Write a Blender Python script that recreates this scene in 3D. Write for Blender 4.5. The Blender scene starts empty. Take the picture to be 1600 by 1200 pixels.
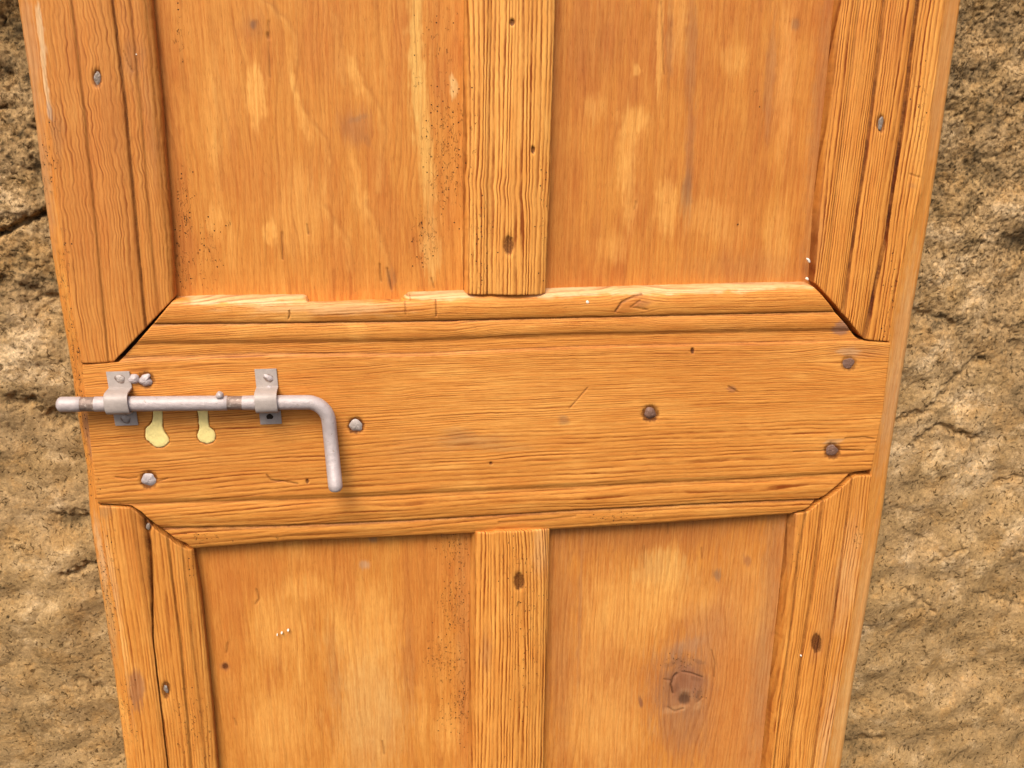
import bpy, math, random
import numpy as np
from mathutils import Matrix, Vector

S = bpy.context.scene
# ------------------------------------------------------------------ camera
FPX, CXP, CYP = 1400.0, 800.0, 600.0
_p, _y, _r = [math.radians(a) for a in (17.843, 8.839, 1.008)]
CAM = np.array([0.0, -0.80, 1.35])
def _rot(p, y, r):
    cp, sp, cy, sy, cr, sr = math.cos(p), math.sin(p), math.cos(y), math.sin(y), math.cos(r), math.sin(r)
    fwd = np.array([sy*cp, cy*cp, -sp]); right = np.array([cy, -sy, 0.0]); down = np.cross(fwd, right)
    return np.array([[cr, -sr, 0], [sr, cr, 0], [0, 0, 1]]) @ np.array([right, down, fwd])
ROT = _rot(_p, _y, _r)
cam_d = bpy.data.cameras.new('camera'); cam_o = bpy.data.objects.new('camera', cam_d)
S.collection.objects.link(cam_o)
cam_d.sensor_width = 36.0; cam_d.lens = FPX*36.0/1600.0
cam_d.clip_start = 0.01; cam_d.clip_end = 100
_m = Matrix.Identity(4)
for i in range(3):
    _m[i][0] = ROT[0][i]; _m[i][1] = -ROT[1][i]; _m[i][2] = -ROT[2][i]; _m[i][3] = CAM[i]
cam_o.matrix_world = _m
S.camera = cam_o

# ------------------------------------------------------------------ light
SUN_EL, SUN_ROT = math.radians(52), math.radians(200)
W = bpy.data.worlds.new('World'); S.world = W; W.use_nodes = True
nt = W.node_tree; nt.nodes.clear()
sky = nt.nodes.new('ShaderNodeTexSky'); sky.sky_type = 'NISHITA'; sky.sun_disc = False
sky.sun_elevation = SUN_EL; sky.sun_rotation = SUN_ROT; sky.dust_density = 5.0; sky.ozone_density = 0.6; sky.air_density = 0.8
bg = nt.nodes.new('ShaderNodeBackground'); bg.inputs[1].default_value = 0.082
wo = nt.nodes.new('ShaderNodeOutputWorld')
nt.links.new(sky.outputs[0], bg.inputs[0]); nt.links.new(bg.outputs[0], wo.inputs[0])
sd = bpy.data.lights.new('sun', 'SUN'); sd.energy = 1.45; sd.angle = math.radians(28); sd.color = (1.0, 0.92, 0.79)
so = bpy.data.objects.new('sun', sd); S.collection.objects.link(so)
# the sun stands in front of the door (-Y), a little to the left
_az = math.radians(-112)   # direction towards the sun, measured in XY
_sv = Vector((math.cos(_az)*math.cos(SUN_EL), math.sin(_az)*math.cos(SUN_EL), math.sin(SUN_EL)))
so.rotation_euler = _sv.to_track_quat('Z', 'Y').to_euler()
sky.sun_rotation = math.atan2(_sv.x, _sv.y)
S.view_settings.view_transform = 'Standard'; S.view_settings.look = 'None'
S.view_settings.exposure = 1.08; S.view_settings.gamma = 1.0

# ------------------------------------------------------------------ geometry of the door plane
def P(px, py, Y=0.0):
    """point of the plane y = Y seen at a photograph position"""
    px = np.asarray(px, float); py = np.asarray(py, float)
    d = np.stack([(px-CXP)/FPX, (py-CYP)/FPX, np.ones_like(px)], -1) @ ROT
    t = (Y-CAM[1])/d[..., 1]
    return CAM[0]+d[..., 0]*t, CAM[2]+d[..., 2]*t
def Q(X, Z, Y=0.0):
    """measured layout coordinates (photograph pixels) of a point of the door face"""
    v = np.stack([X-CAM[0], np.full_like(X, Y-CAM[1]), Z-CAM[2]], -1) @ ROT.T
    return CXP+FPX*v[..., 0]/v[..., 2], CYP+FPX*v[..., 1]/v[..., 2]

# ------------------------------------------------------------------ noise
_rng = np.random.RandomState(7)
_perm = _rng.permutation(4096); _gr = _rng.rand(4096)*2*np.pi
_gx, _gy = np.cos(_gr), np.sin(_gr)
def perlin(x, y, seed=0):
    x = np.asarray(x, float)+seed*17.31; y = np.asarray(y, float)+seed*9.77
    xi = np.floor(x).astype(np.int64); yi = np.floor(y).astype(np.int64)
    xf = x-xi; yf = y-yi
    u = xf*xf*xf*(xf*(xf*6-15)+10); v = yf*yf*yf*(yf*(yf*6-15)+10)
    def g(ix, iy, fx, fy):
        h = _perm[(_perm[(ix+seed*131) & 4095]+iy) & 4095]
        return _gx[h]*fx+_gy[h]*fy
    a = g(xi, yi, xf, yf); b = g(xi+1, yi, xf-1, yf); c = g(xi, yi+1, xf, yf-1); d = g(xi+1, yi+1, xf-1, yf-1)
    return ((a+(b-a)*u)+((c+(d-c)*u)-(a+(b-a)*u))*v)*1.5
def fbm(x, y, o=4, seed=0, gain=0.5):
    s = 0; a = 1; t = 0
    for i in range(o):
        s = s+a*perlin(x*2**i, y*2**i, seed+i); t += a; a *= gain
    return s/t
def ridge(x, y, o=4, seed=0):
    s = 0; a = 1; t = 0
    for i in range(o):
        s = s+a*(1-np.abs(perlin(x*2**i, y*2**i, seed+i))*1.6); t += a; a *= 0.5
    return s/t
def sstep(a, b, x):
    t = np.clip((x-a)/(b-a), 0, 1); return t*t*(3-2*t)

# ------------------------------------------------------------------ node helpers
class N:
    def __init__(s, name):
        s.m = bpy.data.materials.new(name); s.m.use_nodes = True
        s.t = s.m.node_tree; s.t.nodes.clear()
        s.out = s.t.nodes.new('ShaderNodeOutputMaterial')
        s.b = s.t.nodes.new('ShaderNodeBsdfPrincipled')
        s.t.links.new(s.b.outputs[0], s.out.inputs[0])
    def n(s, typ, **k):
        o = s.t.nodes.new(typ)
        for a, b in k.items(): setattr(o, a, b)
        return o
    def put(s, sock, v):
        if isinstance(v, bpy.types.NodeSocket): s.t.links.new(v, sock)
        else: sock.default_value = v
    def math(s, op, a, b=0.0, c=None, clamp=False):
        o = s.n('ShaderNodeMath', operation=op, use_clamp=clamp)
        s.put(o.inputs[0], a); s.put(o.inputs[1], b)
        if c is not None: s.put(o.inputs[2], c)
        return o.outputs[0]
    def mr(s, v, a, b, c=0.0, d=1.0, smooth=True):
        o = s.n('ShaderNodeMapRange', interpolation_type='SMOOTHSTEP' if smooth else 'LINEAR')
        s.put(o.inputs[0], v)
        for i, q in enumerate((a, b, c, d)): s.put(o.inputs[i+1], q)
        return o.outputs[0]
    def mix(s, f, a, b, mode='MIX'):
        o = s.n('ShaderNodeMix', data_type='RGBA', blend_type=mode)
        s.put(o.inputs[0], f); s.put(o.inputs[6], a); s.put(o.inputs[7], b)
        return o.outputs[2]
    def attr(s, name, out='Fac'):
        o = s.n('ShaderNodeAttribute', attribute_name=name); return o.outputs[out]
    def vec(s, x, y, z):
        o = s.n('ShaderNodeCombineXYZ')
        for i, q in enumerate((x, y, z)): s.put(o.inputs[i], q)
        return o.outputs[0]
    def noise(s, v, scale, detail=3.0, rough=0.5, dist=0.0):
        o = s.n('ShaderNodeTexNoise'); s.put(o.inputs['Vector'], v)
        o.inputs['Scale'].default_value = scale; o.inputs['Detail'].default_value = detail
        o.inputs['Roughness'].default_value = rough; o.inputs['Distortion'].default_value = dist
        return o.outputs[0]
    def bump(s, h, dist, strength=1.0):
        o = s.n('ShaderNodeBump'); s.put(o.inputs['Height'], h)
        o.inputs['Distance'].default_value = dist; o.inputs['Strength'].default_value = strength
        s.t.links.new(o.outputs[0], s.b.inputs['Normal'])

def wood_material():
    s = N('old_pine')
    sp = s.n('ShaderNodeSeparateXYZ'); s.put(sp.inputs[0], s.attr('guv', 'Vector'))
    ring, al, ac = sp.outputs
    amp = s.attr('ringamp')
    # wobble of the ring coordinate below the mesh's own resolution
    w = s.noise(s.vec(s.math('MULTIPLY', ac, 0.22), s.math('MULTIPLY', al, 0.018), 0.0), 1.0, 3.0, 0.5)
    r2 = s.math('ADD', ring, s.math('MULTIPLY', s.math('SUBTRACT', w, 0.5), 0.28))
    fr = s.math('FRACT', r2)
    late = s.math('MULTIPLY', s.math('POWER', s.mr(fr, 0.25, 0.88), 1.5), s.mr(fr, 0.90, 1.0, 1.0, 0.0))
    idn = s.n('ShaderNodeTexWhiteNoise', noise_dimensions='1D'); s.put(idn.inputs['W'], s.math('FLOOR', r2))
    late = s.math('MULTIPLY', late, s.mr(idn.outputs['Value'], 0.0, 1.0, 0.38, 1.0, False))
    brk = s.noise(s.vec(s.math('MULTIPLY', r2, 0.9), s.math('MULTIPLY', al, 0.035), 3.0), 1.0, 3.0, 0.6)
    late = s.math('MULTIPLY', late, s.mr(brk, 0.30, 0.60, 0.35, 1.2))
    late = s.math('MULTIPLY', late, amp)
    fine = s.noise(s.vec(s.math('MULTIPLY', ac, 2.2), s.math('MULTIPLY', al, 0.09), 7.0), 1.0, 4.0, 0.62)
    fine2 = s.noise(s.vec(s.math('MULTIPLY', ac, 0.55), s.math('MULTIPLY', al, 0.02), 17.0), 1.0, 4.0, 0.6)
    tick = s.noise(s.vec(s.math('MULTIPLY', ac, 3.0), s.math('MULTIPLY', al, 0.13), 27.0), 1.0, 2.0, 0.5)
    tick = s.mr(tick, 0.62, 0.72)
    grime = s.noise(s.vec(s.math('MULTIPLY', ac, 0.09), s.math('MULTIPLY', al, 0.04), 5.0), 1.0, 6.0, 0.66)
    # woodworm holes
    vo = s.n('ShaderNodeTexVoronoi', voronoi_dimensions='2D'); vo.inputs['Scale'].default_value = 1.0
    s.put(vo.inputs['Vector'], s.vec(s.math('MULTIPLY', ac, 0.21), s.math('MULTIPLY', al, 0.19), 0.0))
    vr = s.n('ShaderNodeSeparateColor'); s.put(vr.inputs[0], vo.outputs['Color'])
    wm = s.attr('worm')
    hole = s.math('MULTIPLY', s.mr(vo.outputs['Distance'], 0.085, 0.14, 1.0, 0.0),
                  s.math('GREATER_THAN', s.math('ADD', vr.outputs[0], s.math('MULTIPLY', wm, s.mr(grime, 0.40, 0.60, 0.10, 0.62))), 1.0))
    # galleries: short broken squiggles
    sq = s.noise(s.vec(s.math('MULTIPLY', ac, 0.42), s.math('MULTIPLY', al, 0.13), 41.0), 1.0, 2.5, 0.5, 0.8)
    sqb = s.noise(s.vec(s.math('MULTIPLY', ac, 0.25), s.math('MULTIPLY', al, 0.20), 51.0), 1.0, 1.0, 0.5)
    gal = s.math('MULTIPLY', s.mr(s.math('ABSOLUTE', s.math('SUBTRACT', sq, 0.5)), 0.004, 0.012, 1.0, 0.0),
                 s.mr(s.math('ADD', sqb, s.math('MULTIPLY', wm, 0.24)), 0.66, 0.69))
    gal = s.math('MULTIPLY', gal, s.mr(wm, 0.03, 0.35, 0.12, 1.0))
    hole = s.math('MAXIMUM', hole, gal)
    base = s.attr('base', 'Color')
    c = s.mix(s.mr(grime, 0.35, 0.70, 0.0, 0.30), base, (0.90, 0.74, 0.55, 1), 'MULTIPLY')
    c = s.mix(s.mr(fine2, 0.38, 0.68, 0.0, 0.50), c, (0.84, 0.62, 0.42, 1), 'MULTIPLY')
    c = s.mix(s.mr(fine2, 0.56, 0.25, 0.0, 0.30), c, (1.12, 1.18, 1.35, 1), 'MULTIPLY')
    c = s.mix(s.math('MULTIPLY', s.mr(fine, 0.45, 0.72, 0.0, 0.55), s.math('SUBTRACT', 1.15, s.math('MULTIPLY', amp, 0.6), clamp=True)), c, (0.72, 0.52, 0.34, 1), 'MULTIPLY')
    early = s.math('MULTIPLY', s.math('SUBTRACT', 1.0, s.math('MULTIPLY', late, 2.2), clamp=True), s.math('MULTIPLY', amp, 0.55), clamp=True)
    c = s.mix(early, c, (1.24, 1.27, 1.27, 1), 'MULTIPLY')
    c = s.mix(s.math('MULTIPLY', late, 1.0, clamp=True), c, (0.40, 0.215, 0.085, 1), 'MULTIPLY')
    c = s.mix(s.math('MULTIPLY', tick, 0.32), c, (0.45, 0.25, 0.15, 1), 'MULTIPLY')
    dk = s.attr('dark')
    dn = s.noise(s.vec(s.math('MULTIPLY', ac, 0.8), s.math('MULTIPLY', al, 0.5), 61.0), 1.0, 3.0, 0.6)
    c = s.mix(s.math('MULTIPLY', dk, s.mr(dn, 0.25, 0.60, 0.72, 1.0), clamp=True), c, (0.16, 0.10, 0.06, 1), 'MULTIPLY')
    c = s.mix(hole, c, (0.035, 0.014, 0.006, 1))
    s.put(s.b.inputs['Base Color'], c)
    s.put(s.b.inputs['Roughness'], s.mr(fine2, 0.3, 0.7, 0.52, 0.68))
    s.b.inputs['Specular IOR Level'].default_value = 0.28
    rough = s.noise(s.vec(s.math('MULTIPLY', ac, 0.5), s.math('MULTIPLY', al, 0.22), 71.0), 1.0, 4.0, 0.6)
    h = s.math('MULTIPLY', late, -0.15)
    h = s.math('ADD', h, s.math('MULTIPLY', fine, -0.14))
    h = s.math('ADD', h, s.math('MULTIPLY', tick, -0.10))
    h = s.math('ADD', h, s.math('MULTIPLY', rough, 0.12))
    h = s.math('ADD', h, s.math('MULTIPLY', hole, -0.9))
    s.bump(h, 0.001, 0.9)
    return s.m
WOOD = wood_material()

def rock_material():
    s = N('rough_sandstone')
    tc = s.n('ShaderNodeTexCoord').outputs['Object']
    base = s.attr('base', 'Color'); up = s.attr('rough')
    n1 = s.noise(tc, 75.0, 10.0, 0.86, 0.3)
    n2 = s.noise(tc, 260.0, 8.0, 0.85, 0.5)
    n3 = s.noise(tc, 30.0, 8.0, 0.78, 0.5)
    n4 = s.noise(tc, 430.0, 4.0, 0.8)
    c = s.mix(s.math('MULTIPLY', s.mr(n1, 0.51, 0.42, 0.0, 1.0), s.math('MULTIPLY_ADD', up, 0.45, 0.32)), base, (0.30, 0.25, 0.17, 1), 'MULTIPLY')
    c = s.mix(s.mr(n2, 0.50, 0.58, 0.0, 0.60), c, (1.45, 1.42, 1.36, 1), 'MULTIPLY')
    c = s.mix(s.math('MULTIPLY', s.mr(n2, 0.475, 0.41), s.math('MULTIPLY_ADD', up, 0.45, 0.28)), c, (0.26, 0.20, 0.13, 1), 'MULTIPLY')
    c = s.mix(s.mr(n3, 0.50, 0.60, 0.0, 0.50), c, (1.10, 0.96, 0.74, 1), 'MULTIPLY')
    n5 = s.noise(tc, 190.0, 3.0, 0.6, 0.8)
    c = s.mix(s.mr(n5, 0.390, 0.350, 0.0, 0.75), c, (0.16, 0.12, 0.07, 1), 'MULTIPLY')
    c = s.mix(s.mr(n4, 0.53, 0.60, 0.0, 0.35), c, (1.45, 1.42, 1.38, 1), 'MULTIPLY')
    s.put(s.b.inputs['Base Color'], c)
    s.b.inputs['Roughness'].default_value = 0.95; s.b.inputs['Specular IOR Level'].default_value = 0.15
    h = s.math('ADD', s.math('MULTIPLY', n1, 0.6), s.math('MULTIPLY', n2, 0.9))
    h = s.math('ADD', h, s.math('MULTIPLY', s.mr(n5, 0.42, 0.35), -0.5))
    s.bump(h, 0.0018, 0.8)
    return s.m
ROCK = rock_material()

def paint_metal(name, col, rough=0.5, metallic=0.0, bumpd=0.0006, worn=None, spec=0.5, wornlo=0.60):
    s = N(name)
    tc = s.n('ShaderNodeTexCoord').outputs['Object']
    n1 = s.noise(tc, 160.0, 5.0, 0.6); n2 = s.noise(tc, 700.0, 3.0, 0.6)
    c = s.mix(s.mr(n1, 0.35, 0.70, 0.0, 0.5), col, tuple(x*0.80 for x in col[:3])+(1,))
    c = s.mix(s.mr(n2, 0.55, 0.75, 0.0, 0.25), c, tuple(x*0.62 for x in col[:3])+(1,))
    if worn:
        n3 = s.noise(tc, 230.0, 6.0, 0.7, 0.5)
        c = s.mix(s.mr(n3, wornlo, wornlo+0.05), c, worn)
    s.put(s.b.inputs['Base Color'], c)
    s.b.inputs['Roughness'].default_value = rough; s.b.inputs['Metallic'].default_value = metallic
    s.b.inputs['Specular IOR Level'].default_value = spec
    s.bump(s.math('ADD', n1, s.math('MULTIPLY', n2, 0.4)), bumpd, 0.8)
    return s.m
SILVER = paint_metal('silver_paint', (0.47, 0.40, 0.385, 1), 0.48, 0.12, 0.0009, (0.30, 0.235, 0.195, 1), 0.5, 0.62)
SILVER_FLAT = paint_metal('silver_paint_plate', (0.42, 0.355, 0.315, 1), 0.5, 0.05, 0.0006, (0.22, 0.18, 0.14, 1), 0.5, 0.68)
BARE = paint_metal('bare_worn_steel', (0.27, 0.195, 0.16, 1), 0.5, 0.35, 0.0012, (0.42, 0.34, 0.28, 1), 0.4, 0.55)
RUST = paint_metal('brown_iron', (0.20, 0.105, 0.070, 1), 0.55, 0.1, 0.0016, (0.30, 0.18, 0.13, 1), 0.5, 0.56)
GREYIRON = paint_metal('grey_iron', (0.26, 0.20, 0.155, 1), 0.5, 0.15, 0.0016, (0.42, 0.37, 0.33, 1), 0.5, 0.54)
WHITEP = paint_metal('white_paint', (0.80, 0.76, 0.66, 1), 0.5, 0.0, 0.0003)
PUTTY = paint_metal('yellow_filler', (0.95, 0.77, 0.30, 1), 0.75, 0.0, 0.0010, (0.85, 0.63, 0.20, 1), 0.2, 0.70)
HOLE = paint_metal('dark_hole', (0.03, 0.016, 0.008, 1), 0.9, 0.0, 0.0006)

# ------------------------------------------------------------------ object helpers
def link(name, me, parent=None, mat=None):
    o = bpy.data.objects.new(name, me); S.collection.objects.link(o)
    if parent is not None: o.parent = parent
    if mat is not None: me.materials.append(mat)
    return o
def tag(o, label=None, cat=None, group=None, kind=None):
    for k, v in (('label', label), ('category', cat), ('group', group), ('kind', kind)):
        if v: o[k] = v
def mesh_np(name, V, F, attrs=None, smooth=True):
    me = bpy.data.meshes.new(name)
    V = np.asarray(V, np.float32); F = np.asarray(F, np.int32)
    me.vertices.add(len(V)); me.vertices.foreach_set('co', V.ravel())
    me.loops.add(F.size); me.loops.foreach_set('vertex_index', F.ravel())
    me.polygons.add(len(F)); me.polygons.foreach_set('loop_start', np.arange(0, F.size, F.shape[1], dtype=np.int32))
    me.polygons.foreach_set('use_smooth', np.full(len(F), smooth, bool))
    me.update(calc_edges=True); me.validate()
    for k, (typ, a) in (attrs or {}).items():
        at = me.attributes.new(k, typ, 'POINT')
        a = np.asarray(a, np.float32)
        key = {'FLOAT': 'value', 'FLOAT_VECTOR': 'vector', 'FLOAT_COLOR': 'color'}[typ]
        at.data.foreach_set(key, a.ravel())
    return me

DOOR = bpy.data.objects.new('wooden_door', None); S.collection.objects.link(DOOR)
tag(DOOR, 'honey coloured old pine panelled door with moulded rail and silver slide bolt', 'door', kind='thing')
Z_TOP, Z_BOT = 1.56, 0.50

# dents (nails, holes): centre px, radius px, depth mm, darkness of rim
DENTS = [(152,122,8,1.6,.9,.55),(1377,193,7,1.4,.8,.5),(795,383,8,1.6,.9,.5),(811,907,9,1.6,.9,.6),(259,1078,7,1.4,.9,.5),(231,823,7,1.6,.9,.7),
         (1276,1005,8,1.4,.9,.5),(1326,568,12.6,.9,.6,1.0),(1300,704,13.6,1.2,.9,1.0),(1016,646,14.2,1.6,.9,1.0),(556,665,13.8,1.6,1.0,1.0),(232,750,14.4,1.6,.95,1.0),
         (228,594,14,1.0,.8,1.0),(800,35,4,1.5,1.1,.7),(833,234,3.2,1.5,1.1,.5),(1082,548,3,1.2,1.1,.6),(767,724,2.6,1.0,1.1,1),(480,752,3,1.0,1.0,.8),
         (348,1057,5,.4,.85,1.),(1078,1107,10,1.6,.35,1.3)]
FILL_A = [(x/5.333+60, y/5.333+540) for x, y in [(965,500),(1025,500),(1035,620),(1040,700),(1085,770),(1085,810),(1040,845),(990,850),(940,820),(895,780),(890,740),(895,690),(920,670),(950,620)]]
FILL_B = [(x/5.333+60, y/5.333+540) for x, y in [(1325,500),(1400,500),(1415,600),(1425,680),(1465,710),(1475,770),(1455,805),(1400,818),(1350,800),(1328,770),(1330,720),(1340,690),(1335,620)]]
def poly_dist(x, y, poly):
    n = len(poly); d = np.full(x.shape, 1e9); inside = np.zeros(x.shape, bool)
    for i in range(n):
        x0, y0 = poly[i]; x1, y1 = poly[(i+1) % n]
        t = np.clip(((x-x0)*(x1-x0)+(y-y0)*(y1-y0))/((x1-x0)**2+(y1-y0)**2+1e-9), 0, 1)
        d = np.minimum(d, np.hypot(x-x0-t*(x1-x0), y-y0-t*(y1-y0)))
        c = ((y0 > y) != (y1 > y)) & (x < (x1-x0)*(y-y0)/(y1-y0+1e-12)+x0)
        inside ^= c
    return np.where(inside, -d, d)
def seg_dist(x, y, pl):
    d = np.full(x.shape, 1e9)
    for (x0, y0), (x1, y1) in zip(pl[:-1], pl[1:]):
        t = np.clip(((x-x0)*(x1-x0)+(y-y0)*(y1-y0))/((x1-x0)**2+(y1-y0)**2+1e-9), 0, 1)
        d = np.minimum(d, np.hypot(x-x0-t*(x1-x0), y-y0-t*(y1-y0)))
    return d

HONEY = np.array([0.618, 0.257, 0.048]); LIGHT = np.array([0.83, 0.425, 0.105]); DEEP = np.array([0.48, 0.162, 0.032]); PALE = np.array([0.70, 0.46, 0.235])
GREY = np.array([0.27, 0.15, 0.078]); RED = np.array([0.36, 0.15, 0.06])

def wood_board(name, lines, d='v', start=None, end=None, res=1.0, back=24.0, seed=1, freq=0.35, amp=0.8, warp=(3.0, 0.012, 60.0),
               knots=(), marks=(), worm=(), cracks=(), bands=(), tone=0.0, patch=0.5, label=None, ringfn=None, rough=0.35, warpfn=None):
    """A board made of fibres. lines: measured feature lines across the board (pixels of the door face), each (points, depth mm, shape to next, dirt).
    start/end: measured end curves; the fibres are trimmed on them."""
    W_ = []
    for ln in lines:
        pts, dep, shp = ln[0], ln[1], ln[2]; line_dark = ln[3] if len(ln) > 3 else 0.0
        a = np.array(pts, float); X, Z = P(a[:, 0], a[:, 1], dep*0.001)
        t, s = (Z, X) if d == 'v' else (X, Z)
        o = np.argsort(t); W_.append((t[o], s[o], dep, shp, line_dark))
    def ext(t, s, q):
        r = np.interp(q, t, s)
        if len(t) > 1:
            k0 = (s[min(len(s)-1, 1)]-s[0])/(t[min(len(t)-1, 1)]-t[0]+1e-12); k1 = (s[-1]-s[-2])/(t[-1]-t[-2]+1e-12)
            r = np.where(q < t[0], s[0]+k0*(q-t[0]), r); r = np.where(q > t[-1], s[-1]+k1*(q-t[-1]), r)
        return r
    # across sampling: list of (i, f, depth, darkening)
    rows = []
    for i in range(len(W_)-1):
        tm = W_[i][0].mean()
        wdt = abs(ext(W_[i+1][0], W_[i+1][1], tm)-ext(W_[i][0], W_[i][1], tm))*1000
        n = max(2, int(round(wdt/res)))
        fs = list(np.arange(n)/n)
        if i == 0: fs = [0.0, 0.35/max(wdt, .7), 0.9/max(wdt, 1.8)]+[f for f in fs if f > 1.3/max(wdt, 2.6)]
        if i == len(W_)-2: fs = [f for f in fs if f < 1-1.3/max(wdt, 2.6)]+[1-0.9/max(wdt, 1.8), 1-0.35/max(wdt, .7), 1.0]
        for f in fs:
            d0, d1, sh = W_[i][2], W_[i+1][2], W_[i][3]
            if sh == 'lin': g = f
            elif sh == 'smooth': g = f*f*(3-2*f)
            elif sh == 'round': g = f; 
            elif sh == 'in': g = f**2.2
            elif sh == 'out': g = 1-(1-f)**2.2
            elif sh == 'bead': g = f
            dep = d0+(d1-d0)*g
            if sh == 'bead': dep -= max(1.2, 0.16*wdt)*math.sqrt(max(0, 1-(2*f-1)**2))
            if sh == 'round': dep -= 0.06*wdt*(1-(2*f-1)**2)
            line_dark = max(W_[i][4]*math.exp(-(f*wdt/1.25)**2), W_[i+1][4]*math.exp(-((1-f)*wdt/1.25)**2))  # darkening along the feature lines, fading out to either side
            rows.append((i, f, dep, line_dark))
    NU = len(rows)
    def curve(c, default):
        if c is None: return None
        if isinstance(c, (int, float)): return float(c)
        a = np.array(c, float); X, Z = P(a[:, 0], a[:, 1], 0)
        k, v = (X, Z) if d == 'v' else (Z, X)
        o = np.argsort(k, kind='stable'); return (k[o], v[o])
    cs, ce = curve(start, 0), curve(end, 0)
    def fib(r, q):
        i, f = r[0], r[1]
        return ext(W_[i][0], W_[i][1], q)*(1-f)+ext(W_[i+1][0], W_[i+1][1], q)*f
    def solve(c, r):
        if isinstance(c, float): return c
        # bisection-free fixed point with damping
        t = float(np.mean(c[1]))
        for _ in range(40):
            t = 0.5*t+0.5*float(np.interp(fib(r, t), c[0], c[1]))
        return t
    t0 = np.array([solve(cs, r) for r in rows]); t1 = np.array([solve(ce, r) for r in rows])
    L = np.max(np.abs(t1-t0))*1000
    nv = max(4, int(L/res)); v = np.arange(1, nv)/nv
    e1, e2 = 0.4/L, 1.0/L
    v = np.concatenate([[0, e1, e2], v[(v > 1.5*e2) & (v < 1-1.5*e2)], [1-e2, 1-e1, 1]]); NV = len(v)
    T = t0[:, None]+(t1-t0)[:, None]*v[None, :]
    Sx = np.stack([fib(r, T[k]) for k, r in enumerate(rows)])
    D = np.repeat(np.array([r[2] for r in rows])[:, None], NV, 1)
    line_dark = np.repeat(np.array([r[3] for r in rows])[:, None], NV, 1)
    X, Z = (Sx, T) if d == 'v' else (T, Sx)
    px, py = Q(X, Z)
    acr = (X if d == 'v' else Z)*1000; alo = (Z if d == 'v' else X)*1000
    # edges worn round
    wdt_edge = np.minimum(np.abs(Sx-Sx[:1]), np.abs(Sx-Sx[-1:]))*1000
    end_edge = np.minimum(np.abs(T-t0[:, None]), np.abs(T-t1[:, None]))*1000
    chip = 1+0.9*np.clip(fbm(acr/3.0, alo/9.0, 3, seed+5), -0.6, 2)
    D = D+0.75*np.exp(-wdt_edge/0.55)*chip+0.7*np.exp(-end_edge/0.5)*chip
    # surface unevenness
    D = D+rough*fbm(acr/9.0, alo/60.0, 3, seed+1)+0.16*fbm(acr/2.2, alo/20.0, 3, seed+2)
    jig = 0.00035*fbm(alo/7.0, acr*0+seed, 3, seed+9)
    # feature lines are hand-planed: slight along-grain wander of the whole profile
    if d == 'v': X = X+jig
    else: Z = Z+jig
    # ring field
    ac2 = acr.copy()
    for (kx, ky, kr, ks) in knots:
        wx, wz = P(kx, ky, 0); wx *= 1000; wz *= 1000; r_ = kr*0.56
        ca, cl = (wx, wz) if d == 'v' else (wz, wx)
        da, dl = acr-ca, (alo-cl)*0.55
        g = np.exp(-(da*da+dl*dl)/(2*r_*r_))
        ac2 = ac2-ks*da*g
    wa, wf, wl = warp
    ac2 = ac2+wa*fbm(acr*wf, alo/wl, 3, seed+3)
    if warpfn is not None: ac2 = ac2+warpfn(acr, alo, px, py)
    ring = ac2*freq if ringfn is None else ringfn(ac2, acr, alo, px, py)
    ring = ring+1.5*fbm(ring*0.21, ring*0+seed*.7+alo/400.0, 3, seed+6)
    ringamp = np.full(acr.shape, float(amp))*np.clip(0.92+1.1*fbm(acr/11.0, alo/70.0, 3, seed+4), .15, 1.6)
    # ridges of hard latewood really stand in relief
    D = D+0.05*np.clip(ringamp, 0, 1.3)*np.cos(2*np.pi*(ring-0.85))*(1.0 if res <= 1 else 0.5)
    # colour
    m = fbm(acr/16.0, alo/75.0, 4, seed+20)+0.5*fbm(acr/6.0, alo/34.0, 4, seed+31)
    m2 = fbm(acr/45.0, alo/120.0, 3, seed+41)
    lv = tone+patch*(0.9*m+0.7*m2)
    lightf = sstep(0.0, 0.95, lv); deepf = sstep(0.0, 0.85, -lv)
    col = HONEY*(1-lightf-deepf)[..., None]+LIGHT*lightf[..., None]+DEEP*deepf[..., None]
    dark = 0.95*line_dark*np.clip(0.85+0.45*fbm(alo/12.0, acr/3.0, 3, seed+8), 0, 1.2)
    wf2 = 3.0
    qx = px+7*fbm(px/22.0, py/22.0, 3, seed+50); qy = py+12*fbm(px/22.0, py/30.0, 3, seed+51)
    for mk in marks:
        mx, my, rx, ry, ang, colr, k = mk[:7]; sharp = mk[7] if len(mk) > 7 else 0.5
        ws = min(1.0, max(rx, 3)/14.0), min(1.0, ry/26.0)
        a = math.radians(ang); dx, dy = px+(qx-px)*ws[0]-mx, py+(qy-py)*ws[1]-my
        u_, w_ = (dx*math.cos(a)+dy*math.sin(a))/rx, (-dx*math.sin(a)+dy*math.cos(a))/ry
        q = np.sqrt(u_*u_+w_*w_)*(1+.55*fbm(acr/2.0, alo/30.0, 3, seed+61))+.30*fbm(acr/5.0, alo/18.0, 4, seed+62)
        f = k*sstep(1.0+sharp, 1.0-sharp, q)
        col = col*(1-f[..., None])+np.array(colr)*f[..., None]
    for (pl, wd, colr, k) in bands:
        dd = seg_dist(qx*.6+px*.4, qy*.6+py*.4, pl)+1.5*fbm(acr/2.0, alo/30., 2, seed+63); f = k*np.exp(-(dd/wd)**2)
        col = col*(1-f[..., None])+np.array(colr)*f[..., None]
    for (pl, wd, k) in cracks:
        dd = seg_dist(px, py, pl)
        dark = np.maximum(dark, k*np.exp(-(dd/wd)**2)); D = D+1.6*k*np.exp(-(dd/(wd*0.9))**2)
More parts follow.
